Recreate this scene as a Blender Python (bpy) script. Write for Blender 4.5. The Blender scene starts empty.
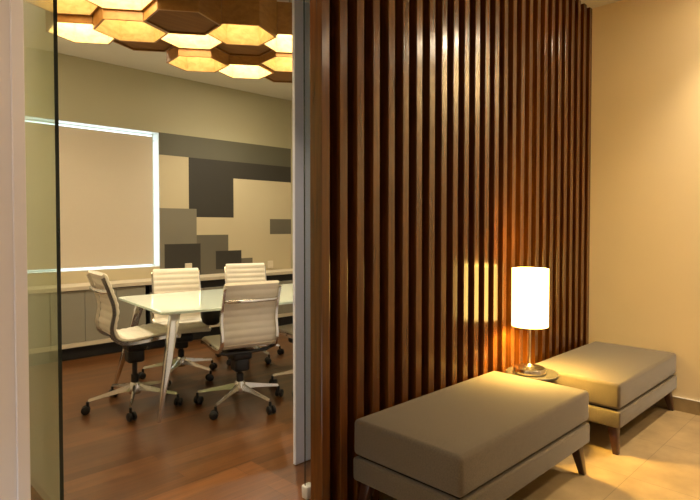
import bpy, bmesh, math, random
from mathutils import Vector, Matrix
random.seed(7)
scn = bpy.context.scene
COL = scn.collection
PI = math.pi

# ------------------------------------------------------------------ materials
def new_mat(name):
    m = bpy.data.materials.new(name); m.use_nodes = True
    nt = m.node_tree; nt.nodes.clear()
    out = nt.nodes.new('ShaderNodeOutputMaterial')
    return m, nt, out

def N(nt, typ, **kw):
    n = nt.nodes.new(typ)
    for k, v in kw.items():
        if hasattr(n, k): setattr(n, k, v)
        else: n.inputs[k.replace('_', ' ')].default_value = v
    return n

def principled(name, col, rough=.5, metal=0., var=.06, scale=8., bump=0., bump_scale=60., coat=0., stretch=None, sheen=0., spec=.5):
    """principled surface with a little procedural colour variation and bump"""
    m, nt, out = new_mat(name)
    b = nt.nodes.new('ShaderNodeBsdfPrincipled')
    b.inputs['Roughness'].default_value = rough
    b.inputs['Metallic'].default_value = metal
    b.inputs['Coat Weight'].default_value = coat
    b.inputs['Sheen Weight'].default_value = sheen
    b.inputs['Specular IOR Level'].default_value = spec
    tc = nt.nodes.new('ShaderNodeTexCoord')
    mp = nt.nodes.new('ShaderNodeMapping')
    if stretch: mp.inputs['Scale'].default_value = stretch
    nt.links.new(tc.outputs['Object'], mp.inputs['Vector'])
    no = nt.nodes.new('ShaderNodeTexNoise'); no.inputs['Scale'].default_value = scale; no.inputs['Detail'].default_value = 5
    nt.links.new(mp.outputs['Vector'], no.inputs['Vector'])
    cr = nt.nodes.new('ShaderNodeValToRGB')
    lo = [max(0, c*(1-var)) for c in col]; hi = [min(1, c*(1+var)) for c in col]
    cr.color_ramp.elements[0].color = (*lo, 1); cr.color_ramp.elements[1].color = (*hi, 1)
    cr.color_ramp.elements[0].position = .3; cr.color_ramp.elements[1].position = .7
    nt.links.new(no.outputs['Fac'], cr.inputs['Fac'])
    nt.links.new(cr.outputs['Color'], b.inputs['Base Color'])
    if bump:
        n2 = nt.nodes.new('ShaderNodeTexNoise'); n2.inputs['Scale'].default_value = bump_scale; n2.inputs['Detail'].default_value = 3
        nt.links.new(mp.outputs['Vector'], n2.inputs['Vector'])
        bp = nt.nodes.new('ShaderNodeBump'); bp.inputs['Strength'].default_value = bump; bp.inputs['Distance'].default_value = .01
        nt.links.new(n2.outputs['Fac'], bp.inputs['Height']); nt.links.new(bp.outputs['Normal'], b.inputs['Normal'])
    nt.links.new(b.outputs['BSDF'], out.inputs['Surface'])
    return m

def wood(name, dark, light, rough=.3, coat=.3, axis='Z', freq=1., grain=0.):
    m, nt, out = new_mat(name)
    b = nt.nodes.new('ShaderNodeBsdfPrincipled')
    b.inputs['Roughness'].default_value = rough; b.inputs['Coat Weight'].default_value = coat; b.inputs['Coat Roughness'].default_value = .17
    tc = nt.nodes.new('ShaderNodeTexCoord'); mp = nt.nodes.new('ShaderNodeMapping')
    s = {'X': (1.2, 22, 22), 'Y': (22, 1.2, 22), 'Z': (22, 22, 1.2)}[axis]
    mp.inputs['Scale'].default_value = tuple(v*freq for v in s)
    nt.links.new(tc.outputs['Object'], mp.inputs['Vector'])
    oi = nt.nodes.new('ShaderNodeObjectInfo')
    ad = nt.nodes.new('ShaderNodeVectorMath'); ad.operation = 'ADD'
    sc = nt.nodes.new('ShaderNodeVectorMath'); sc.operation = 'SCALE'; sc.inputs['Scale'].default_value = 37.
    cx = nt.nodes.new('ShaderNodeCombineXYZ')
    for i in range(3): nt.links.new(oi.outputs['Random'], cx.inputs[i])
    nt.links.new(cx.outputs[0], sc.inputs[0]); nt.links.new(mp.outputs[0], ad.inputs[0]); nt.links.new(sc.outputs[0], ad.inputs[1])
    no = nt.nodes.new('ShaderNodeTexNoise'); no.inputs['Scale'].default_value = 2.2; no.inputs['Detail'].default_value = 6; no.inputs['Distortion'].default_value = .6
    nt.links.new(ad.outputs[0], no.inputs['Vector'])
    cr = nt.nodes.new('ShaderNodeValToRGB')
    cr.color_ramp.elements[0].color = (*dark, 1); cr.color_ramp.elements[1].color = (*light, 1)
    cr.color_ramp.elements[0].position = .3; cr.color_ramp.elements[1].position = .72
    nt.links.new(no.outputs['Fac'], cr.inputs['Fac']); nt.links.new(cr.outputs['Color'], b.inputs['Base Color'])
    if grain:
        m3 = nt.nodes.new('ShaderNodeMapping'); m3.inputs['Scale'].default_value = (1, 1, .01); nt.links.new(tc.outputs['Object'], m3.inputs['Vector'])
        n3 = nt.nodes.new('ShaderNodeTexNoise'); n3.inputs['Scale'].default_value = 150; n3.inputs['Detail'].default_value = 2
        nt.links.new(m3.outputs[0], n3.inputs['Vector'])
        bp = nt.nodes.new('ShaderNodeBump'); bp.inputs['Strength'].default_value = grain; bp.inputs['Distance'].default_value = .002
        nt.links.new(n3.outputs['Fac'], bp.inputs['Height'])
        nt.links.new(bp.outputs['Normal'], b.inputs['Normal']); nt.links.new(bp.outputs['Normal'], b.inputs['Coat Normal'])
    nt.links.new(b.outputs['BSDF'], out.inputs['Surface'])
    return m

def brick_mat(name, c1, c2, cm, w, h, mortar, rough, offset=.5, rough_var=0., bump=.1, shift=(0, 0, 0), grain=None, coat=0.):
    m, nt, out = new_mat(name)
    b = nt.nodes.new('ShaderNodeBsdfPrincipled'); b.inputs['Roughness'].default_value = rough; b.inputs['Coat Weight'].default_value = coat
    b.inputs['Coat Roughness'].default_value = .2
    tc = nt.nodes.new('ShaderNodeTexCoord'); mp = nt.nodes.new('ShaderNodeMapping'); mp.inputs['Location'].default_value = shift
    nt.links.new(tc.outputs['Object'], mp.inputs['Vector'])
    br = nt.nodes.new('ShaderNodeTexBrick'); br.offset = offset; br.inputs['Scale'].default_value = 1
    br.inputs['Brick Width'].default_value = w; br.inputs['Row Height'].default_value = h
    br.inputs['Mortar Size'].default_value = mortar; br.inputs['Mortar Smooth'].default_value = .2
    br.inputs['Color1'].default_value = (*c1, 1); br.inputs['Color2'].default_value = (*c2, 1); br.inputs['Mortar'].default_value = (*cm, 1)
    nt.links.new(mp.outputs[0], br.inputs['Vector'])
    m2 = nt.nodes.new('ShaderNodeMapping'); m2.inputs['Scale'].default_value = grain or (3, 3, 3)
    nt.links.new(tc.outputs['Object'], m2.inputs['Vector'])
    no = nt.nodes.new('ShaderNodeTexNoise'); no.inputs['Scale'].default_value = 2; no.inputs['Detail'].default_value = 7; no.inputs['Roughness'].default_value = .6
    nt.links.new(m2.outputs[0], no.inputs['Vector'])
    mr = nt.nodes.new('ShaderNodeMapRange'); mr.inputs['From Min'].default_value = .3; mr.inputs['From Max'].default_value = .7
    mr.inputs['To Min'].default_value = .72; mr.inputs['To Max'].default_value = 1.18
    nt.links.new(no.outputs['Fac'], mr.inputs['Value'])
    mu = nt.nodes.new('ShaderNodeVectorMath'); mu.operation = 'SCALE'
    nt.links.new(br.outputs['Color'], mu.inputs[0]); nt.links.new(mr.outputs[0], mu.inputs['Scale'])
    nt.links.new(mu.outputs[0], b.inputs['Base Color'])
    bp = nt.nodes.new('ShaderNodeBump'); bp.inputs['Strength'].default_value = bump; bp.inputs['Distance'].default_value = .004; bp.invert = True
    nt.links.new(br.outputs['Fac'], bp.inputs['Height']); nt.links.new(bp.outputs['Normal'], b.inputs['Normal'])
    nt.links.new(b.outputs['BSDF'], out.inputs['Surface'])
    return m

def emission(name, col, strength):
    m, nt, out = new_mat(name)
    e = nt.nodes.new('ShaderNodeEmission'); e.inputs['Color'].default_value = (*col, 1); e.inputs['Strength'].default_value = strength
    nt.links.new(e.outputs[0], out.inputs['Surface']); return m

def glass_sheet(name, tint, boost=1.0):
    """thin clear sheet: Schlick reflection over a tinted see-through"""
    m, nt, out = new_mat(name)
    ge = nt.nodes.new('ShaderNodeNewGeometry')
    dt = nt.nodes.new('ShaderNodeVectorMath'); dt.operation = 'DOT_PRODUCT'
    nt.links.new(ge.outputs['Normal'], dt.inputs[0]); nt.links.new(ge.outputs['Incoming'], dt.inputs[1])
    ab = N(nt, 'ShaderNodeMath', operation='ABSOLUTE'); nt.links.new(dt.outputs['Value'], ab.inputs[0])
    su = N(nt, 'ShaderNodeMath', operation='SUBTRACT'); su.inputs[0].default_value = 1; nt.links.new(ab.outputs[0], su.inputs[1])
    pw = N(nt, 'ShaderNodeMath', operation='POWER'); nt.links.new(su.outputs[0], pw.inputs[0]); pw.inputs[1].default_value = 5
    ma = N(nt, 'ShaderNodeMath', operation='MULTIPLY_ADD'); nt.links.new(pw.outputs[0], ma.inputs[0]); ma.inputs[1].default_value = .96*boost; ma.inputs[2].default_value = .04
    tr = nt.nodes.new('ShaderNodeBsdfTransparent'); tr.inputs['Color'].default_value = (*tint, 1)
    gl = nt.nodes.new('ShaderNodeBsdfGlossy'); gl.inputs['Roughness'].default_value = .02
    mx = nt.nodes.new('ShaderNodeMixShader')
    nt.links.new(ma.outputs[0], mx.inputs['Fac']); nt.links.new(tr.outputs[0], mx.inputs[1]); nt.links.new(gl.outputs[0], mx.inputs[2])
    nt.links.new(mx.outputs[0], out.inputs['Surface']); return m

M = {}
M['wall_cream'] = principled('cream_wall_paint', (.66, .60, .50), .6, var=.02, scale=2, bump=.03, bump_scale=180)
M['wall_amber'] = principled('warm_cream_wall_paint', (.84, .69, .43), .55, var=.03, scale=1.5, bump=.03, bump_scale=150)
M['wall_white'] = principled('white_wall_paint', (.78, .81, .97), .5, var=.02, scale=3, bump=.02, bump_scale=150)
M['ceil'] = principled('ceiling_paint', (.70, .66, .58), .7, var=.02, scale=3, bump=.02, bump_scale=150)
M['mural_cream'] = principled('mural_cream_paint', (.52, .44, .28), .6, var=.02, scale=2)
M['mural_upper'] = principled('mural_pale_olive_paint', (.42, .385, .25), .6, var=.02, scale=2)
M['mural_olive'] = principled('mural_olive_grey_paint', (.105, .098, .066), .6, var=.03, scale=2)
M['mural_dark'] = principled('mural_charcoal_brown_paint', (.032, .028, .021), .6, var=.04, scale=2)
M['mural_grey'] = principled('mural_mid_grey_paint', (.19, .17, .12), .6, var=.03, scale=2)
M['mural_taupe'] = principled('mural_taupe_paint', (.12, .105, .075), .6, var=.03, scale=2)
M['tile'] = brick_mat('beige_stone_tile', (.37, .265, .14), (.335, .24, .125), (.23, .17, .09), .60, .60, .0025, .28, offset=0, shift=(-.62, -.385, 0), grain=(2.2, 2.2, 2.2), bump=.12)
M['tile_trim'] = brick_mat('beige_stone_skirting', (.36, .26, .13), (.34, .245, .12), (.34, .26, .15), .60, 5, .003, .35, offset=0, shift=(.1, 1, 0))
M['planks'] = brick_mat('red_brown_plank_floor', (.155, .059, .014), (.080, .029, .007), (.022, .008, .004), 1.35, .075, .0010, .30, offset=.37, grain=(1.2, 18, 5), bump=.1, coat=.25)
M['planks_light'] = brick_mat('light_red_brown_planks', (.21, .080, .022), (.16, .058, .016), (.04, .016, .007), 1.6, .16, .001, .30, offset=.37, grain=(1.2, 18, 5), bump=.1, coat=.25)
M['slat'] = wood('varnished_dark_timber', (.062, .0165, .002), (.132, .042, .005), .20, .42, grain=.22)
M['slat_back'] = principled('black_backing_board', (.010, .006, .005), .8)
M['leg_wood'] = wood('dark_leg_timber', (.040, .014, .008), (.075, .027, .013), .3, .3)
M['hex_wood'] = wood('oak_veneer', (.30, .135, .026), (.42, .205, .045), .45, .1, axis='X', freq=.7)
M['hex_inner'] = wood('pale_birch_veneer', (.50, .33, .12), (.70, .50, .23), .6, .0, axis='X', freq=.7)
M['hex_closed'] = wood('dark_oak_panel', (.15, .056, .006), (.21, .085, .011), .85, 0, axis='X', freq=.7)
M['fabric'] = principled('taupe_woven_upholstery', (.118, .093, .064), .85, var=.16, scale=160, bump=.25, bump_scale=420, sheen=.25, spec=.2)
M['fabric_gap'] = principled('dark_seam_fabric', (.020, .017, .014), .9)
M['chrome'] = principled('polished_aluminium', (.80, .79, .76), .17, 1., var=.02)
M['steel'] = principled('brushed_nickel', (.62, .57, .48), .18, 1., var=.05, scale=40, stretch=(1, 1, 8))
M['black'] = principled('black_plastic', (.012, .012, .013), .42, var=.1)
M['leather'] = principled('ivory_ribbed_upholstery', (.80, .74, .62), .5, var=.03, scale=12, bump=.04, bump_scale=160)
M['table_glass'] = principled('pale_green_glass_top', (.80, .92, .84), .08, var=.01, coat=.6)
M['table_edge'] = principled('green_glass_edge', (.64, .76, .68), .15)
M['cab'] = principled('grey_olive_laminate', (.28, .26, .20), .45, var=.02)
M['cab_top'] = principled('cream_laminate_top', (.62, .54, .40), .4, var=.02)
M['recess'] = principled('dark_recess', (.020, .021, .024), .7)
M['blind'] = principled('beige_roller_blind_cloth', (.56, .475, .35), .85, var=.02, scale=90, bump=.03, bump_scale=500)
M['white_frame'] = principled('white_lacquer', (.72, .70, .66), .35, var=.01)
M['post'] = principled('pinkish_white_lacquer', (.66, .61, .62), .45, var=.02)
M['glass'] = glass_sheet('clear_green_glass', (.90, .955, .87), 1.6)
M['glass_clear'] = glass_sheet('clear_glass', (.95, .97, .95))
M['glass_edge'] = principled('dark_green_glass_edge', (.006, .016, .018), .1)
M['stone_top'] = principled('grey_lacquer_table_top', (.055, .050, .040), .22, var=.04)
M['socket'] = principled('ivory_socket_plastic', (.66, .58, .44), .4)
M['downlight'] = emission('downlight_lens', (1., .82, .56), 420)
M['window_blank'] = None

def shade_mat():
    m, nt, out = new_mat('lit_white_lamp_shade')
    e = nt.nodes.new('ShaderNodeEmission'); e.inputs['Color'].default_value = (1., .66, .16, 1); e.inputs['Strength'].default_value = SHADE
    d = nt.nodes.new('ShaderNodeBsdfDiffuse'); d.inputs['Color'].default_value = (.8, .75, .62, 1)
    no = nt.nodes.new('ShaderNodeTexNoise'); no.inputs['Scale'].default_value = 220
    mr = nt.nodes.new('ShaderNodeMapRange'); mr.inputs['To Min'].default_value = SHADE*.95; mr.inputs['To Max'].default_value = SHADE*1.05
    nt.links.new(no.outputs['Fac'], mr.inputs['Value']); nt.links.new(mr.outputs[0], e.inputs['Strength'])
    a = nt.nodes.new('ShaderNodeAddShader'); nt.links.new(e.outputs[0], a.inputs[0]); nt.links.new(d.outputs[0], a.inputs[1])
    nt.links.new(a.outputs[0], out.inputs['Surface']); return m
SHADE = 4.8
M['shade'] = shade_mat()
HEXW, HEXY = 8.5, 13.0
M['hex_light_white'] = emission('bright_warm_light_panel', (1., .82, .50), HEXW)
M['hex_light_yellow'] = emission('soft_warm_light_panel', (1., .78, .42), HEXY)

# ------------------------------------------------------------------ geometry helpers
def obj(name, bm, mats, parent=None, smooth=False, loc=None):
    me = bpy.data.meshes.new(name)
    bm.normal_update(); bm.to_mesh(me); bm.free()
    if not isinstance(mats, (list, tuple)): mats = [mats]
    for m in mats: me.materials.append(m)
    if smooth:
        for p in me.polygons: p.use_smooth = True
        try: me.set_sharp_from_angle(angle=math.radians(40))
        except Exception: pass
    o = bpy.data.objects.new(name, me); COL.objects.link(o)
    if parent: o.parent = parent
    if loc: o.location = loc
    return o

def tag(o, label, cat=None, group=None, kind=None):
    o['label'] = label
    if cat: o['category'] = cat
    if group: o['group'] = group
    if kind: o['kind'] = kind
    return o

def thing(name, label, cat, loc=(0, 0, 0), rz=0., group=None):
    o = bpy.data.objects.new(name, None); COL.objects.link(o)
    o.empty_display_size = .1; o.location = loc; o.rotation_euler = (0, 0, rz)
    return tag(o, label, cat, group)

def box(bm, x0, x1, y0, y1, z0, z1, bevel=0., seg=2, mi=0, mat=None):
    b = bmesh.new()
    bmesh.ops.create_cube(b, size=1)
    for v in b.verts:
        v.co = Vector(((x0+x1)/2+v.co.x*(x1-x0), (y0+y1)/2+v.co.y*(y1-y0), (z0+z1)/2+v.co.z*(z1-z0)))
    if bevel: bmesh.ops.bevel(b, geom=list(b.edges), offset=bevel, segments=seg, affect='EDGES', profile=.5)
    merge(bm, b, mi, mat); return bm

def merge(bm, b, mi=None, mat=None):
    vm = {}
    for v in b.verts: vm[v] = bm.verts.new(mat @ v.co if mat else v.co)
    for f in b.faces:
        try:
            nf = bm.faces.new([vm[v] for v in f.verts]); nf.material_index = f.material_index if mi is None else mi; nf.smooth = f.smooth
        except ValueError: pass
    b.free()

def lathe(bm, prof, n=40, mi=0, center=(0, 0)):
    rings = []
    for r, z in prof:
        if r < 1e-6: rings.append([bm.verts.new((center[0], center[1], z))])
        else: rings.append([bm.verts.new((center[0]+r*math.cos(2*PI*i/n), center[1]+r*math.sin(2*PI*i/n), z)) for i in range(n)])
    for a, b in zip(rings, rings[1:]):
        for i in range(n):
            j = (i+1) % n
            if len(a) == 1 and len(b) == 1: continue
            if len(a) == 1: f = bm.faces.new((a[0], b[j], b[i]))
            elif len(b) == 1: f = bm.faces.new((a[i], a[j], b[0]))
            else: f = bm.faces.new((a[i], a[j], b[j], b[i]))
            f.material_index = mi
    return bm

def tube(bm, pts, rad, n=10, closed_ends=True):
    """round tube along a polyline; rad a number or one per point"""
    pts = [Vector(p) for p in pts]
    if not isinstance(rad, (list, tuple)): rad = [rad]*len(pts)
    rings = []; up = None
    for i, p in enumerate(pts):
        t = (pts[min(i+1, len(pts)-1)]-pts[max(i-1, 0)]).normalized()
        if up is None:
            up = Vector((0, 0, 1)) if abs(t.z) < .9 else Vector((1, 0, 0))
        a = t.cross(up).normalized(); b = a.cross(t).normalized(); up = b
        rings.append([bm.verts.new(p+(a*math.cos(2*PI*k/n)+b*math.sin(2*PI*k/n))*rad[i]) for k in range(n)])
    for r0, r1 in zip(rings, rings[1:]):
        for k in range(n): bm.faces.new((r0[k], r0[(k+1) % n], r1[(k+1) % n], r1[k]))
    if closed_ends:
        bm.faces.new(list(reversed(rings[0]))); bm.faces.new(rings[-1])
    return bm

def taper(bm, p0, p1, w0, w1, bevel=.004):
    """square-section tapered bar from p0 to p1 with horizontal end sections (w = (x,y) sizes)"""
    b = bmesh.new(); vs = []
    for p, w in ((p0, w0), (p1, w1)):
        for sx, sy in ((-1, -1), (1, -1), (1, 1), (-1, 1)):
            vs.append(b.verts.new((p[0]+sx*w[0]/2, p[1]+sy*w[1]/2, p[2])))
    b.faces.new(vs[0:4][::-1]); b.faces.new(vs[4:8])
    for i in range(4):
        j = (i+1) % 4; b.faces.new((vs[i], vs[j], vs[4+j], vs[4+i]))
    bmesh.ops.recalc_face_normals(b, faces=b.faces)
    if bevel: bmesh.ops.bevel(b, geom=list(b.edges), offset=bevel, segments=2, affect='EDGES', profile=.5)
    merge(bm, b); return bm

def prism(bm, poly, z0, z1, mi_top=0, mi_side=0, bevel=0.):
    b = bmesh.new()
    lo = [b.verts.new((x, y, z0)) for x, y in poly]; hi = [b.verts.new((x, y, z1)) for x, y in poly]
    f = b.faces.new(lo[::-1]); f.material_index = mi_top
    f = b.faces.new(hi); f.material_index = mi_top
    n = len(poly)
    for i in range(n):
        f = b.faces.new((lo[i], lo[(i+1) % n], hi[(i+1) % n], hi[i])); f.material_index = mi_side
    bmesh.ops.recalc_face_normals(b, faces=b.faces)
    if bevel: bmesh.ops.bevel(b, geom=list(b.edges), offset=bevel, segments=2, affect='EDGES')
    merge(bm, b); return bm

def catmull(pts, m=10):
    P = [Vector(p) for p in pts]; P = [P[0]*2-P[1]]+P+[P[-1]*2-P[-2]]
    out = []
    for i in range(1, len(P)-2):
        for k in range(m):
            t = k/m
            out.append(.5*((2*P[i])+(P[i+1]-P[i-1])*t+(2*P[i-1]-5*P[i]+4*P[i+1]-P[i+2])*t*t+(3*P[i]-P[i-1]-3*P[i+1]+P[i+2])*t**3))
    out.append(P[-2]); return out

def structure(name, bm, mats, label, parent=None, smooth=False):
    o = obj(name, bm, mats, parent, smooth)
    if not parent: o['kind'] = 'structure'; o['label'] = label
    return o

def copy_thing(root, loc, rz, label):
    r = root.copy(); COL.objects.link(r); r.location = loc; r.rotation_euler = (0, 0, rz); r['label'] = label
    for ch in list(root.children):
        c = ch.copy(); COL.objects.link(c); c.parent = r
        for g in list(ch.children):
            d = g.copy(); COL.objects.link(d); d.parent = c
    return r

def B(): return bmesh.new()

# ------------------------------------------------------------------ the shell
XR = 4.370          # lobby right wall
YS = 1.735          # front faces of the battens
YB = 6.0            # meeting room back wall
LC, RC = 3.03, 3.07   # ceilings
XL, YF = -2.2, -2.0   # lobby left / front
RXL, RXR = .532, 4.72  # meeting room left / right

structure('floor', box(B(), XL, XR, YF, 1.86, -.06, 0), M['tile'], 'beige stone tile floor of the lobby with thin grout lines')
structure('floor.001', box(B(), RXL-.1, RXR, 1.86, YB+.01, -.06, 0), M['planks'], 'red brown plank floor of the meeting room')
structure('floor.002', box(B(), .534, 1.705, 1.861, 2.53, 0, .003), M['planks_light'], 'lighter plank threshold at the meeting room entrance')
structure('ceiling', box(B(), XL, XR, YF, 2.12, LC, LC+.08), M['ceil'], 'pale lobby ceiling above the battens')
structure('ceiling.001', box(B(), RXL, RXR, 2.12, YB, RC, RC+.08), M['ceil'], 'pale meeting room ceiling above the wooden lights')
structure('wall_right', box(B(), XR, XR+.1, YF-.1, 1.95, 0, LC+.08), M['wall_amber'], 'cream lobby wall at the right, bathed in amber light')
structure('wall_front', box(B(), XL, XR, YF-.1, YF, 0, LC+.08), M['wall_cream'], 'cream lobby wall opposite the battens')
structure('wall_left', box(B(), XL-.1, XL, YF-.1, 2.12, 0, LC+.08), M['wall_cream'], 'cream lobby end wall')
# left return of the entrance: pale pier at the left frame edge
structure('wall_left.001', box(B(), XL, .466, 2.10, 2.22, 0, 2.5), M['post'], 'pinkish white pier at the far left edge')
structure('trim_1', box(B(), .466, .505, 2.092, 2.225, 0, 2.5, .003), M['post'], 'pinkish white jamb strip along the pier')
structure('trim_2', box(B(), XL, XR, 2.08, 2.22, 2.5, RC+.08), M['wall_cream'], 'cream bulkhead over the meeting room entrance')
# meeting room side walls
structure('wall_left.002', box(B(), RXL-.1, RXL, 2.222, YB+.2, 0, RC+.08), M['wall_cream'], 'olive cream side wall of the meeting room')
structure('wall_right.001', box(B(), RXR, RXR+.1, 2.10, YB+.2, 0, RC+.08), M['mural_upper'], 'olive side wall of the meeting room')
# white panel behind the glass
structure('wall_front.001', box(B(), 1.848, RXR, 2.314, 2.336, 0.004, RC, .002), M['wall_white'], 'bluish white wall panel behind the slatted screen')
# skirting
structure('baseboard_right', box(B(), XR-.012, XR, YF, 1.735, 0, .094, .002), M['tile_trim'], 'beige stone skirting under the amber wall')
structure('trim_3', box(B(), XR-.013, XR, YF, 1.735, .0945, .0985), M['white_frame'], 'thin white line on top of the stone skirting')

# back wall with painted blocks and window opening (a grid of faces, one paint each)
WX0, WX1, WZ0, WZ1 = .72, 2.80, .858, 2.392
rects = [  # x0,x1,z0,z1,material index ; later ones paint over earlier ones
    (WX1, RXR, 0, 2.40, 1), (2.80, RXR, 2.145, 2.40, 2), (3.17, 3.79, 1.43, 2.145, 3), (3.79, RXR, 1.93, 2.145, 3),
    (2.80, 3.27, .70, 1.53, 4), (3.27, 3.71, .70, 1.213, 5), (2.858, 3.32, .70, 1.11, 3), (3.53, 3.904, .78, 1.01, 3),
    (3.904, 4.076, .80, .905, 5), (4.358, RXR, 1.212, 1.418, 5)]
xs = sorted({RXL-.2, RXR+.1, WX0, WX1}|{r[0] for r in rects}|{r[1] for r in rects})
zs = sorted({0, RC+.08, WZ0, WZ1}|{r[2] for r in rects}|{r[3] for r in rects})
bm = B()
for i in range(len(xs)-1):
    for j in range(len(zs)-1):
        cx, cz = (xs[i]+xs[i+1])/2, (zs[j]+zs[j+1])/2
        if WX0 < cx < WX1 and WZ0 < cz < WZ1: continue
        mi = 0
        for r in rects:
            if r[0] < cx < r[1] and r[2] < cz < r[3]: mi = r[4]
        if cz < 2.40 and cx < WX1: mi = 1 if cz < WZ1 else 0
        q = [bm.verts.new((x, YB, z)) for x, z in ((xs[i], zs[j]), (xs[i+1], zs[j]), (xs[i+1], zs[j+1]), (xs[i], zs[j+1]))]
        bm.faces.new(q).material_index = mi
        q = [bm.verts.new((x, YB+.2, z)) for x, z in ((xs[i], zs[j]), (xs[i], zs[j+1]), (xs[i+1], zs[j+1]), (xs[i+1], zs[j]))]
        bm.faces.new(q)
for a, b in (((WX0, WZ0), (WX1, WZ0)), ((WX1, WZ0), (WX1, WZ1)), ((WX1, WZ1), (WX0, WZ1)), ((WX0, WZ1), (WX0, WZ0))):
    q = [bm.verts.new(p) for p in ((a[0], YB, a[1]), (b[0], YB, b[1]), (b[0], YB+.2, b[1]), (a[0], YB+.2, a[1]))]
    bm.faces.new(q).material_index = 6
bmesh.ops.remove_doubles(bm, verts=bm.verts, dist=1e-5)
structure('wall_back', bm, [M['mural_upper'], M['mural_cream'], M['mural_olive'], M['mural_dark'], M['mural_grey'], M['mural_taupe'], M['white_frame']],
          'meeting room back wall painted with overlapping grey, charcoal and cream rectangles')

# the daylight window behind the blind
win = bpy.data.objects.new('window_1', None); COL.objects.link(win); win.location = (0, YB+.15, 0)
tag(win, 'window behind the beige blind, daylight leaking round it', kind='structure')
bm = B()
f = .010
box(bm, WX0, WX1, 0, .03, WZ0, WZ0+f); box(bm, WX0, WX1, 0, .03, WZ1-f, WZ1)
box(bm, WX0, WX0+f, 0, .03, WZ0+f, WZ1-f); box(bm, WX1-f, WX1, 0, .03, WZ0+f, WZ1-f)
obj('window_frame', bm, M['white_frame'], win)
obj('pane', box(B(), WX0+f, WX1-f, .012, .018, WZ0+f, WZ1-f), M['glass_clear'], win)

rb = thing('roller_blind', 'beige roller blind filling the window, rimmed by daylight', 'blind', (0, YB+.06, 0))
obj('blind_cloth', box(B(), WX0+.05, WX1-.05, -.001, .001, WZ0+.035, WZ1-.042), M['blind'], rb)
obj('bottom_rail', box(B(), WX0+.05, WX1-.05, -.006, .006, WZ0+.022, WZ0+.036, .003), M['blind'], rb)
obj('roller_tube', tube(B(), [(WX0+.05, .022, WZ1-.085), (WX1-.05, .022, WZ1-.085)], .02, 14), M['blind'], rb, True)
obj('roller_bracket', box(B(), WX0+.003, WX0+.05, .012, .032, WZ1-.10, WZ1-.07, .003), M['white_frame'], rb)
obj('roller_bracket', box(B(), WX1-.05, WX1-.003, .018, .026, WZ1-.089, WZ1-.081), M['white_frame'], rb)

# glass
def sheet(x0, x1, y0, y1, z0, z1, edge_axis):
    bm = box(B(), x0, x1, y0, y1, z0, z1)
    bm.normal_update()
    for fc in bm.faces:
        n = fc.normal
        if (edge_axis == 'X' and abs(n.x) < .5) or (edge_axis == 'Y' and abs(n.y) < .5): fc.material_index = 1
    return bm
structure('door_1', sheet(.640, .654, 2.245, 3.20, .012, 2.46, 'X'), [M['glass'], M['glass_edge']],
          'frameless glass door leaf standing open flat along the wall behind the left pier')
w2 = structure('window_2', sheet(1.655, RXR, 1.995, 2.005, .012, LC-.002, 'Y'), [M['glass_clear'], M['glass_edge']],
               'fixed frameless glass panel just left of the slatted screen')
bm = B(); box(bm, 1.648, 1.70, 1.978, 2.022, 0, .065, .008, 3)
obj('glass_clamp', bm, M['white_frame'], w2, True)

# ------------------------------------------------------------------ slatted screen
scr = thing('slatted_screen', 'tall screen of dark varnished vertical battens beside the ottomans', 'wall panelling', (0, YS, 0))
PITCH, BW, BD = .1072, .047, .078
def batten_bm():
    return box(B(), 0, BW, 0, BD, .002, LC-.002, .003, 2)
first = obj('batten', batten_bm(), M['slat'], scr)
first.location = (1.531, 0, 0); random.seed(11)
for k in range(1, 27):
    o = first.copy(); COL.objects.link(o); o.parent = scr; o.location = (1.531+PITCH*k, 0, 0); o.rotation_euler = (0, 0, random.uniform(-.028, .028))
obj('backing_board', box(B(), 1.570, XR-.002, BD+.001, BD+.019, .002, LC-.002), M['slat_back'], scr)

# ------------------------------------------------------------------ ottomans
def pillow_box(L, W, z0, z1, r, crown, nx=28, ny=18, rz=.03):
    """upholstered block: rounded vertical corners, soft top edge, slightly crowned top"""
    b = bmesh.new()
    bmesh.ops.create_cube(b, size=1)
    for v in b.verts: v.co = Vector((v.co.x*L, v.co.y*W, (z0+z1)/2+v.co.z*(z1-z0)))
    bmesh.ops.bevel(b, geom=list(b.edges), offset=r, segments=5, affect='EDGES', profile=.5)
    bmesh.ops.subdivide_edges(b, edges=[e for e in b.edges if e.calc_length() > .2], cuts=11, use_grid_fill=True)
    bmesh.ops.triangulate(b, faces=[f for f in b.faces if len(f.verts) > 4])
    for v in b.verts:
        u, w = v.co.x/(L/2), v.co.y/(W/2)
        t = (v.co.z-z0)/(z1-z0)
        v.co.z += crown*max(0, t)*(1-u*u)*(1-w*w)
        # belly of the sides
        bel = .006*math.sin(PI*min(1, max(0, t)))
        v.co.x += bel*u*abs(u); v.co.y += bel*w*abs(w)
    return b

def make_ottoman(label, loc, rz):
    t = thing('ottoman', label, 'ottoman', loc, rz, 'taupe ottomans along the battens')
    L, W = 1.195, .575
    obj('cushion', pillow_box(L, W, .274, .432, .020, .012), M['fabric'], t, True)
    obj('seam', box(B(), -L/2+.022, L/2-.022, -W/2+.022, W/2-.022, .262, .290), M['fabric_gap'], t)
    bm = B(); box(bm, -L/2-.001, L/2+.003, -W/2-.005, W/2+.005, .163, .264, .012, 4)
    obj('base', bm, M['fabric'], t, True)
    for sx in (-1, 1):
        for sy in (-1, 1):
            bm = taper(B(), (sx*(L/2-.022), sy*(W/2-.022), 0), (sx*(L/2-.055), sy*(W/2-.050), .165), (.032, .032), (.056, .056), .004)
            obj('leg', bm, M['leg_wood'], t, True)
    return t
ott = make_ottoman('taupe ottoman in the foreground, cut by the bottom edge of the photo', (2.306, 1.434, 0), 0)
ott.scale = (1, 1, 1.04)
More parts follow.
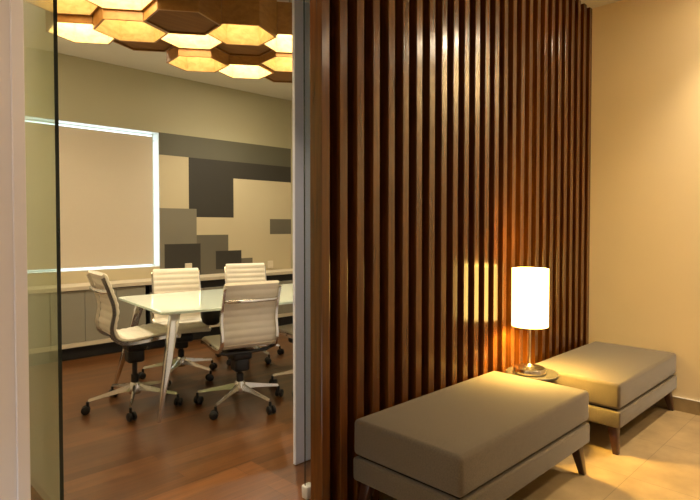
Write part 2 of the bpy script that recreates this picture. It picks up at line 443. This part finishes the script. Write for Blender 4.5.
far = copy_thing(ott, (3.807, 1.402, 0), 0, 'taupe ottoman against the amber right wall, behind the lamp')
far.scale = (.930, 1, .960)

# ------------------------------------------------------------------ side table and lamp
st = thing('side_table', 'small round side table between the two ottomans', 'side table', (3.070, 1.555, 0))
ZT = .436
obj('table_top', lathe(B(), [(0, ZT-.018), (.150, ZT-.018), (.155, ZT-.014), (.155, ZT-.004), (.151, ZT), (0, ZT)], 56), M['stone_top'], st, True)
obj('stem', lathe(B(), [(0, .012), (.020, .012), (.020, ZT-.018), (0, ZT-.018)], 20), M['steel'], st, True)
obj('foot', lathe(B(), [(0, 0), (.125, 0), (.125, .006), (.03, .014), (0, .014)], 40), M['steel'], st, True)

lamp = thing('table_lamp', 'lit table lamp with white cylinder shade on the round side table', 'lamp', (3.045, 1.560, ZT))
obj('lamp_base', lathe(B(), [(0, 0), (.090, 0), (.094, .004), (.094, .026), (.088, .034), (.055, .040), (.022, .046), (.012, .056), (0, .056)], 48), M['steel'], lamp, True)
obj('lamp_stem', tube(B(), [(0, 0, .05), (0, 0, .30), (0, 0, .46)], .0075, 14), M['steel'], lamp, True)
SB, SH, SR = .284, .346, .106
sh = obj('lamp_shade', lathe(B(), [(SR, SB), (SR, SB+SH), (SR-.003, SB+SH), (SR-.003, SB), (SR, SB)], 56), M['shade'], lamp, True)
bm = B()
for k in range(3):
    a = 2*PI*k/3
    tube(bm, [(0, 0, SB+SH-.03), (SR*.6*math.cos(a), SR*.6*math.sin(a), SB+SH-.03), ((SR-.003)*math.cos(a), (SR-.003)*math.sin(a), SB+SH-.012)], .002, 6)
tube(bm, [(0, 0, .45), (0, 0, SB+SH-.028)], .006, 8)
obj('shade_spider', bm, M['steel'], lamp, True)
lt = bpy.data.lights.new('lamp_bulb', 'POINT'); lt.energy = 46; lt.color = (1., .62, .14); lt.shadow_soft_size = .035
lo = bpy.data.objects.new('lamp_bulb', lt); COL.objects.link(lo); lo.parent = lamp; lo.location = (0, 0, SB+.075)

# ------------------------------------------------------------------ low cabinets along the back wall
YC = 5.68
def cabinet(x0, x1, seams, label, slot):
    t = thing('low_cabinet', label, 'cabinet', (x0, YC, 0), 0, 'low cabinets under the cream counter')
    w = x1-x0
    zt = .685
    obj('carcass', box(B(), 0, w, .018, YB-YC-.002, .17, zt), M['recess'], t)
    dz = .60 if slot else zt-.004
    e = [0]+seams+[w]
    for a, b in zip(e, e[1:]):
        obj('door', box(B(), a+.002, b-.002, 0, .017, .172, dz, .0015), M['cab'], t)
    obj('base_strip', box(B(), 0, w, -.004, .03, .126, .168, .002), M['cab_top'], t)
    obj('toe_kick', box(B(), 0, w, .05, .07, 0, .126), M['recess'], t)
    return t
cabinet(RXL+.002, 1.555, [.42, .74], 'low grey cabinet at the left end, seen through the glass door', False)
cabinet(1.56, 2.49, [.311, .62], 'low grey cabinet behind the chair at the left table end', False)
cabinet(2.54, 3.50, [.32, .64], 'low grey cabinet with dark top slot behind the chair across the table', True)
cabinet(3.505, RXR-.003, [.40, .81], 'low grey cabinet with dark top slot at the far right end', True)
tag(obj('countertop', box(B(), RXL+.002, RXR-.002, YC-.012, YB-.002, .687, .727, .003), M['cab_top']),
    'long cream counter running under the blind and mural', 'counter')
def socket(x, z, label):
    t = thing('wall_socket', label, 'socket', (x, YB-.001, z))
    obj('plate', box(B(), -.045, .045, -.012, 0, -.05, .05, .004), M['socket'], t)
    obj('socket_insert', box(B(), -.028, .028, -.015, -.011, -.032, .032, .002), M['socket'], t)
socket(3.155, .825, 'ivory wall socket on the dark block behind the chair backs')
socket(4.357, .80, 'ivory wall socket on the cream mural, right of the chairs')

# ------------------------------------------------------------------ conference table
tb = thing('conference_table', 'boat-shaped meeting table with pale green glass top', 'table', (0, 0, 0))
poly = [(1.615, 3.45), (1.66, 3.42), (2.2, 3.31), (2.75, 3.235), (3.3, 3.28), (4.05, 3.40), (4.09, 3.44), (4.14, 4.12), (4.1, 4.17), (3.5, 4.27), (2.9, 4.335), (2.3, 4.40), (1.76, 4.46), (1.715, 4.43)]
obj('table_top', prism(B(), poly, .727, .745, 0, 1, .003), [M['table_glass'], M['table_edge']], tb)
for p0, p1 in (((1.605, 3.475), (1.785, 3.59)), ((1.70, 4.50), (1.85, 4.30)), ((4.06, 3.38), (3.9, 3.52)), ((4.12, 4.22), (3.95, 4.02))):
    bm = taper(B(), (*p0, 0), (*p1, .724), (.026, .026), (.075, .045), .006)
    obj('leg', bm, M['chrome'], tb, True)
bm = B(); box(bm, 1.85, 3.9, 3.62, 3.66, .69, .726, .003); box(bm, 1.85, 3.9, 4.02, 4.06, .69, .726, .003)
obj('under_frame', bm, M['chrome'], tb, True)
bm = B(); tube(bm, [(2.27, 3.93, .725), (2.27, 3.93, .60), (2.27, 3.93, .545), (2.27, 3.93, .52)], [.085, .085, .075, .045], 24)
obj('cable_box', bm, M['black'], tb, True)

# ------------------------------------------------------------------ office chairs
CW = .42
PROF = [(.265, .43), (.262, .457), (.23, .475), (.14, .475), (.04, .466), (-.06, .459), (-.125, .464), (-.168, .492), (-.185, .542), (-.177, .60), (-.168, .655),
        (-.175, .72), (-.197, .79), (-.222, .86), (-.243, .912), (-.258, .924)]
def sling(pts, w, t0, rib, amp):
    """upholstered sling along a side profile, with cross ribs on both faces"""
    bm = bmesh.new()
    P = [Vector((p[0], 0, p[1])) for p in pts]
    L = [0]
    for a, b in zip(P, P[1:]): L.append(L[-1]+(b-a).length)
    rows = []
    for i, p in enumerate(P):
        t = (P[min(i+1, len(P)-1)]-P[max(i-1, 0)]).normalized(); n = Vector((-t.z, 0, t.x))
        h = t0+amp*abs(math.sin(PI*L[i]/rib))
        rows.append([(p+n*h), (p-n*h)])
    ys = [-w/2, -w/2+.012, 0, w/2-.012, w/2]
    top = [[bm.verts.new((r[0].x, y, r[0].z) if 0 < k < 4 else ((r[0].x+r[1].x)/2+(r[0].x-r[1].x)*.25, y, (r[0].z+r[1].z)/2+(r[0].z-r[1].z)*.25)) for k, y in enumerate(ys)] for r in rows]
    bot = [[bm.verts.new((r[1].x, y, r[1].z) if 0 < k < 4 else ((r[0].x+r[1].x)/2-(r[0].x-r[1].x)*.25, y, (r[0].z+r[1].z)/2-(r[0].z-r[1].z)*.25)) for k, y in enumerate(ys)] for r in rows]
    for i in range(len(rows)-1):
        for k in range(4):
            bm.faces.new((top[i][k], top[i][k+1], top[i+1][k+1], top[i+1][k]))
            bm.faces.new((bot[i][k], bot[i+1][k], bot[i+1][k+1], bot[i][k+1]))
        bm.faces.new((top[i][0], top[i+1][0], bot[i+1][0], bot[i][0]))
        bm.faces.new((top[i][4], bot[i][4], bot[i+1][4], top[i+1][4]))
    for i in (0, len(rows)-1):
        bm.faces.new(top[i]+bot[i][::-1])
    bmesh.ops.recalc_face_normals(bm, faces=bm.faces)
    return bm
def rail(pts, y, w, h):
    """flat bar swept along the side profile"""
    bm = bmesh.new(); P = [Vector((p[0], 0, p[1])) for p in pts]; rows = []
    for i, p in enumerate(P):
        t = (P[min(i+1, len(P)-1)]-P[max(i-1, 0)]).normalized(); n = Vector((-t.z, 0, t.x))
        rows.append([bm.verts.new((p.x+n.x*s*h/2, y+q*w/2, p.z+n.z*s*h/2)) for s, q in ((-1, -1), (-1, 1), (1, 1), (1, -1))])
    for a, b in zip(rows, rows[1:]):
        for k in range(4): bm.faces.new((a[k], a[(k+1) % 4], b[(k+1) % 4], b[k]))
    bm.faces.new(rows[0][::-1]); bm.faces.new(rows[-1])
    bmesh.ops.recalc_face_normals(bm, faces=bm.faces)
    return bm
def offset_path(pts, d):
    P = [Vector(p) for p in pts]; out = []
    for i, p in enumerate(P):
        t = (P[min(i+1, len(P)-1)]-P[max(i-1, 0)]).normalized()
        out.append(p+Vector((t.y, -t.x))*-d*-1)
    return out
def make_chair(label):
    t = thing('office_chair', label, 'chair', (0, 0, 0), 0, 'ivory office chairs round the table')
    full = catmull([(x, z, 0) for x, z in PROF], 12)
    pts = [(p.x, p.y) for p in full]
    cut = min(range(len(pts)), key=lambda i: abs(pts[i][0]+.168)+abs(pts[i][1]-.492))
    obj('seat', sling(pts[:cut+1], CW-.02, .010, .050, .0045), M['leather'], t, True)
    obj('backrest', sling(pts[cut:], CW-.02, .010, .050, .0045), M['leather'], t, True)
    for s in (-1, 1):
        off = [(p.x, p.y) for p in offset_path(pts[4:-12], -.025)]
        obj('side_rail', rail(off, s*(CW/2-.006), .018, .022), M['chrome'], t, True)
    # spreader across the back
    bm = B()
    tube(bm, [(-.225, -CW/2+.012, .806), (-.250, -CW/2+.04, .802), (-.258, 0, .800), (-.250, CW/2-.04, .802), (-.225, CW/2-.012, .806)], [.013, .014, .014, .014, .013], 10)
    obj('back_brace', bm, M['chrome'], t, True)
    bm = B()
    tube(bm, [(.06, -CW/2, .452), (.06, -CW/2+.05, .425), (.06, 0, .418), (.06, CW/2-.05, .425), (.06, CW/2, .452)], .012, 10)
    tube(bm, [(-.11, -CW/2, .437), (-.11, -CW/2+.05, .415), (-.11, 0, .41), (-.11, CW/2-.05, .415), (-.11, CW/2, .437)], .012, 10)
    obj('seat_brace', bm, M['black'], t, True)
    bm = B(); box(bm, -.07, .21, -.075, .075, .340, .412, .024, 3); box(bm, -.06, .06, -.055, .055, .255, .36, .02, 3)
    obj('tilt_mechanism', bm, M['black'], t, True)
    bm = B(); tube(bm, [(.02, 0, .385), (.02, -.16, .39), (.02, -.20, .392)], .006, 8); tube(bm, [(.02, -.19, .391), (.02, -.245, .393)], .011, 8)
    obj('tilt_lever', bm, M['black'], t, True)
    bm = B(); lathe(bm, [(0, .13), (.027, .13), (.027, .235), (.018, .240), (.018, .345), (0, .345)], 20)
    obj('gas_column', bm, M['black'], t, True)
    bm = B(); lathe(bm, [(0, .095), (.040, .095), (.044, .11), (.040, .165), (.030, .178), (0, .178)], 24)
    obj('hub', bm, M['chrome'], t, True)
    for k in range(5):
        a = 2*PI*k/5+.35; c, s = math.cos(a), math.sin(a)
        b = bmesh.new(); sec = []
        for r, w, z, h in ((.03, .036, .140, .048), (.12, .029, .127, .032), (.22, .024, .110, .023), (.315, .021, .094, .018)):
            sec.append([b.verts.new((c*r-s*q*w/2, s*r+c*q*w/2, z+v*h/2)) for q, v in ((-1, -1), (1, -1), (.55, 1), (-.55, 1))])
        for u, v in zip(sec, sec[1:]):
            for i in range(4): b.faces.new((u[i], u[(i+1) % 4], v[(i+1) % 4], v[i]))
        b.faces.new(sec[0][::-1]); b.faces.new(sec[-1]); bmesh.ops.recalc_face_normals(b, faces=b.faces)
        bmesh.ops.bevel(b, geom=list(b.edges), offset=.004, segments=2, affect='EDGES')
        obj('base_leg', b, M['chrome'], t, True)
        cs = bmesh.new()
        ca = a+1.1+k*.9
        for sd in (-1, 1):
            w = bmesh.new(); lathe(w, [(0, -.011), (.022, -.011), (.029, -.006), (.029, .006), (.022, .011), (0, .011)], 18)
            R = Matrix.Translation((c*.318, s*.318, .0295)) @ Matrix.Rotation(ca, 4, 'Z') @ Matrix.Translation((-.012, sd*.017, 0)) @ Matrix.Rotation(PI/2, 4, 'X')
            merge(cs, w, 0, R)
        tube(cs, [(c*.318, s*.318, .03), (c*.318, s*.318, .086)], .010, 10)
        obj('caster', cs, M['black'], t, True)
    return t
D = math.radians
chair = make_chair('ivory ribbed chair at the left end of the table, seen from the side')
base_parts = ('hub', 'base_leg', 'caster', 'gas_column')
def place(c, loc, rz, lift=0., swivel=0.):
    """put a chair down; raise its seat on the column and turn its star base"""
    c.location = loc; c.rotation_euler = (0, 0, rz)
    for ch in c.children:
        n = ch.name.split('.')[0]
        if n in base_parts: ch.rotation_euler = (0, 0, swivel)
        else: ch.location = (0, 0, lift)
place(chair, (1.635, 3.93, 0), D(-6), .07, D(12))
for loc, rz, sw, label in (
        ((2.20, 3.41, 0.), D(90-12), D(36), 'ivory ribbed chair with its back to us, nearest side of the table'),
        ((2.245, 4.41, 0), D(-90-18), D(20), 'ivory chair facing us across the table, below the dark mural block'),
        ((3.06, 4.56, 0), D(-90-24), D(5), 'ivory chair facing us across the table, farther right'),
        ((2.88, 3.40, 0), D(90+4), D(24), 'ivory chair half hidden by the white wall panel')):
    place(copy_thing(chair, loc, rz, label), loc, rz, 0., sw)

# ------------------------------------------------------------------ honeycomb light
HR = .220
cl = thing('honeycomb_pendant_light', 'cluster of wooden hexagon boxes, most lit inside, hanging from the meeting room ceiling', 'ceiling light', (1.53, 2.95, 0))
th = D(-5)
a1 = Vector((math.cos(th), math.sin(th), 0))*math.sqrt(3)*HR
a2 = Vector((math.cos(th+PI/3), math.sin(th+PI/3), 0))*math.sqrt(3)*HR
def hexpts(r, z): return [(r*math.cos(th+PI/6+PI/3*k), r*math.sin(th+PI/6+PI/3*k), z) for k in range(6)]
# (i, j, bottom z, height, kind)  kind: w bright, y softer, d closed wooden underside
mods = [(0, 0, 2.500, .26, 'd'), (-1, 1, 2.500, .26, 'y'), (-2, 2, 2.535, .30, 'w'), (1, 0, 2.515, .24, 'y'), (0, 1, 2.535, .24, 'w'),
        (1, 1, 2.560, .22, 'd'), (0, 2, 2.485, .24, 'y'), (1, 2, 2.500, .22, 'w'), (2, 1, 2.515, .20, 'y'), (2, 0, 2.54, .20, 'w'),
        (-1, 0, 2.555, .24, 'w'), (-1, 2, 2.560, .24, 'd'), (2, 2, 2.53, .22, 'd'), (3, 0, 2.52, .22, 'y'), (3, 1, 2.54, .2, 'w'), (-2, 1, 2.58, .24, 'y')]
for i, j, z0, h, kind in mods:
    c = a1*i+a2*j
    bm = B(); ro, ri = HR-.002, HR-.016
    o0 = [bm.verts.new(p) for p in hexpts(ro, 0)]; o1 = [bm.verts.new(p) for p in hexpts(ro, h)]
    i0 = [bm.verts.new(p) for p in hexpts(ri, 0)]; i1 = [bm.verts.new(p) for p in hexpts(ri, h-.016)]
    for k in range(6):
        n = (k+1) % 6
        bm.faces.new((o0[k], o0[n], o1[n], o1[k])).material_index = 0
        bm.faces.new((o0[k], i0[k], i0[n], o0[n])).material_index = 0
        bm.faces.new((i0[k], i1[k], i1[n], i0[n])).material_index = 1
    bm.faces.new(o1).material_index = 0; bm.faces.new(i1[::-1]).material_index = 1
    bmesh.ops.recalc_face_normals(bm, faces=bm.faces)
    hb = obj('hexagon_box', bm, [M['hex_wood'], M['hex_inner'] if kind != 'd' else M['hex_closed']], cl); hb.location = (c.x, c.y, z0)
    if kind == 'd':
        bm = B(); bm.faces.new([bm.verts.new(p) for p in hexpts(ri-.001, .012)][::-1])
        q = bmesh.ops.extrude_face_region(bm, geom=bm.faces[:]); bmesh.ops.translate(bm, vec=(0, 0, .008), verts=[v for v in q['geom'] if isinstance(v, bmesh.types.BMVert)])
        bmesh.ops.recalc_face_normals(bm, faces=bm.faces)
        obj('closing_panel', bm, M['hex_closed'], hb)
    else:
        bm = B(); z = {'w': min(.125, h-.05), 'y': h-.030}[kind]; rr = {'w': ri-.002, 'y': .095}[kind]
        bm.faces.new([bm.verts.new(p) for p in hexpts(rr, z)][::-1])
        q = bmesh.ops.extrude_face_region(bm, geom=bm.faces[:]); bmesh.ops.translate(bm, vec=(0, 0, .006), verts=[v for v in q['geom'] if isinstance(v, bmesh.types.BMVert)])
        bmesh.ops.recalc_face_normals(bm, faces=bm.faces)
        obj('light_panel', bm, M['hex_light_white'] if kind == 'w' else M['hex_light_yellow'], hb)
    bm = B(); tube(bm, [(c.x, c.y, z0+h), (c.x, c.y, RC)], .006, 8)
    obj('hanging_rod', bm, M['steel'], cl, True)

# ------------------------------------------------------------------ lobby downlights and added fill lights
def downlight(x, y, e, label, zc=LC, size=70, tint=(1., .80, .52)):
    t = thing('ceiling_downlight', label, 'ceiling light', (x, y, zc), 0, 'recessed ceiling downlights')
    bm = B(); lathe(bm, [(.062, -.004), (.062, 0), (.045, 0), (.045, -.004), (.062, -.004)], 32)
    obj('trim_ring', bm, M['white_frame'], t, True)
    bm = B(); lathe(bm, [(0, -.003), (.045, -.003), (.045, -.001), (0, -.001)], 32)
    obj('lens', bm, M['downlight'], t)
    l = bpy.data.lights.new('downlight_beam', 'SPOT'); l.energy = e; l.color = tint; l.spot_size = D(size*2); l.spot_blend = .8; l.shadow_soft_size = .045
    o = bpy.data.objects.new('downlight_beam', l); COL.objects.link(o); o.parent = t; o.location = (0, 0, -.02)
downlight(4.20, .44, 115, 'recessed lobby ceiling downlight near the amber right wall', size=52)
downlight(3.30, -.70, 62, 'recessed lobby ceiling downlight far from the battens, right of the viewer')
downlight(-.60, 1.05, 26, 'added unseen fill light on the lobby ceiling left of the viewer', tint=(1., .90, .80))  # unseen fill, added to even out the light on the left pier
downlight(1.48, 1.94, 9, 'added unseen fill light on the lobby ceiling at the meeting room entrance', tint=(1., .90, .80))  # added to brighten the white panel behind the screen, not a known fixture
downlight(1.15, 4.75, 48, 'added unseen meeting room fill light nearest the blind', RC, tint=(1., .88, .66))  # added room fill out of view, supplements the hexagon boxes
downlight(3.60, 4.90, 58, 'added unseen meeting room fill light above the far table end', RC, tint=(1., .88, .66))  # second added fill for the meeting room, also out of view

# ------------------------------------------------------------------ daylight outside the window
w = bpy.data.worlds.new('daylight'); scn.world = w; w.use_nodes = True
bg = w.node_tree.nodes.get('Background') or w.node_tree.nodes.new('ShaderNodeBackground')
bg.inputs['Color'].default_value = (.70, .90, 1., 1); bg.inputs['Strength'].default_value = 2.2

# ------------------------------------------------------------------ camera
cam = bpy.data.cameras.new('camera'); co = bpy.data.objects.new('camera', cam); COL.objects.link(co)
cam.sensor_fit = 'HORIZONTAL'; cam.sensor_width = 36; cam.lens = 36*541/700
cam.shift_y = -10/700
cam.clip_start = .02
co.location = (0, 0, 1.32)
co.rotation_euler = (D(90-1.46), 0, -math.atan2(530, 541))
scn.camera = co

# ------------------------------------------------------------------ colour management
vs = scn.view_settings
scn.display_settings.display_device = 'sRGB'
vs.view_transform = 'Standard'; vs.look = 'None'; vs.gamma = 1; vs.use_curve_mapping = False
vs.exposure = 1.1
scn.cycles.use_denoising = True
scn.cycles.max_bounces = 10; scn.cycles.diffuse_bounces = 5; scn.cycles.glossy_bounces = 4; scn.cycles.transparent_max_bounces = 12
scn.cycles.sample_clamp_indirect = 6
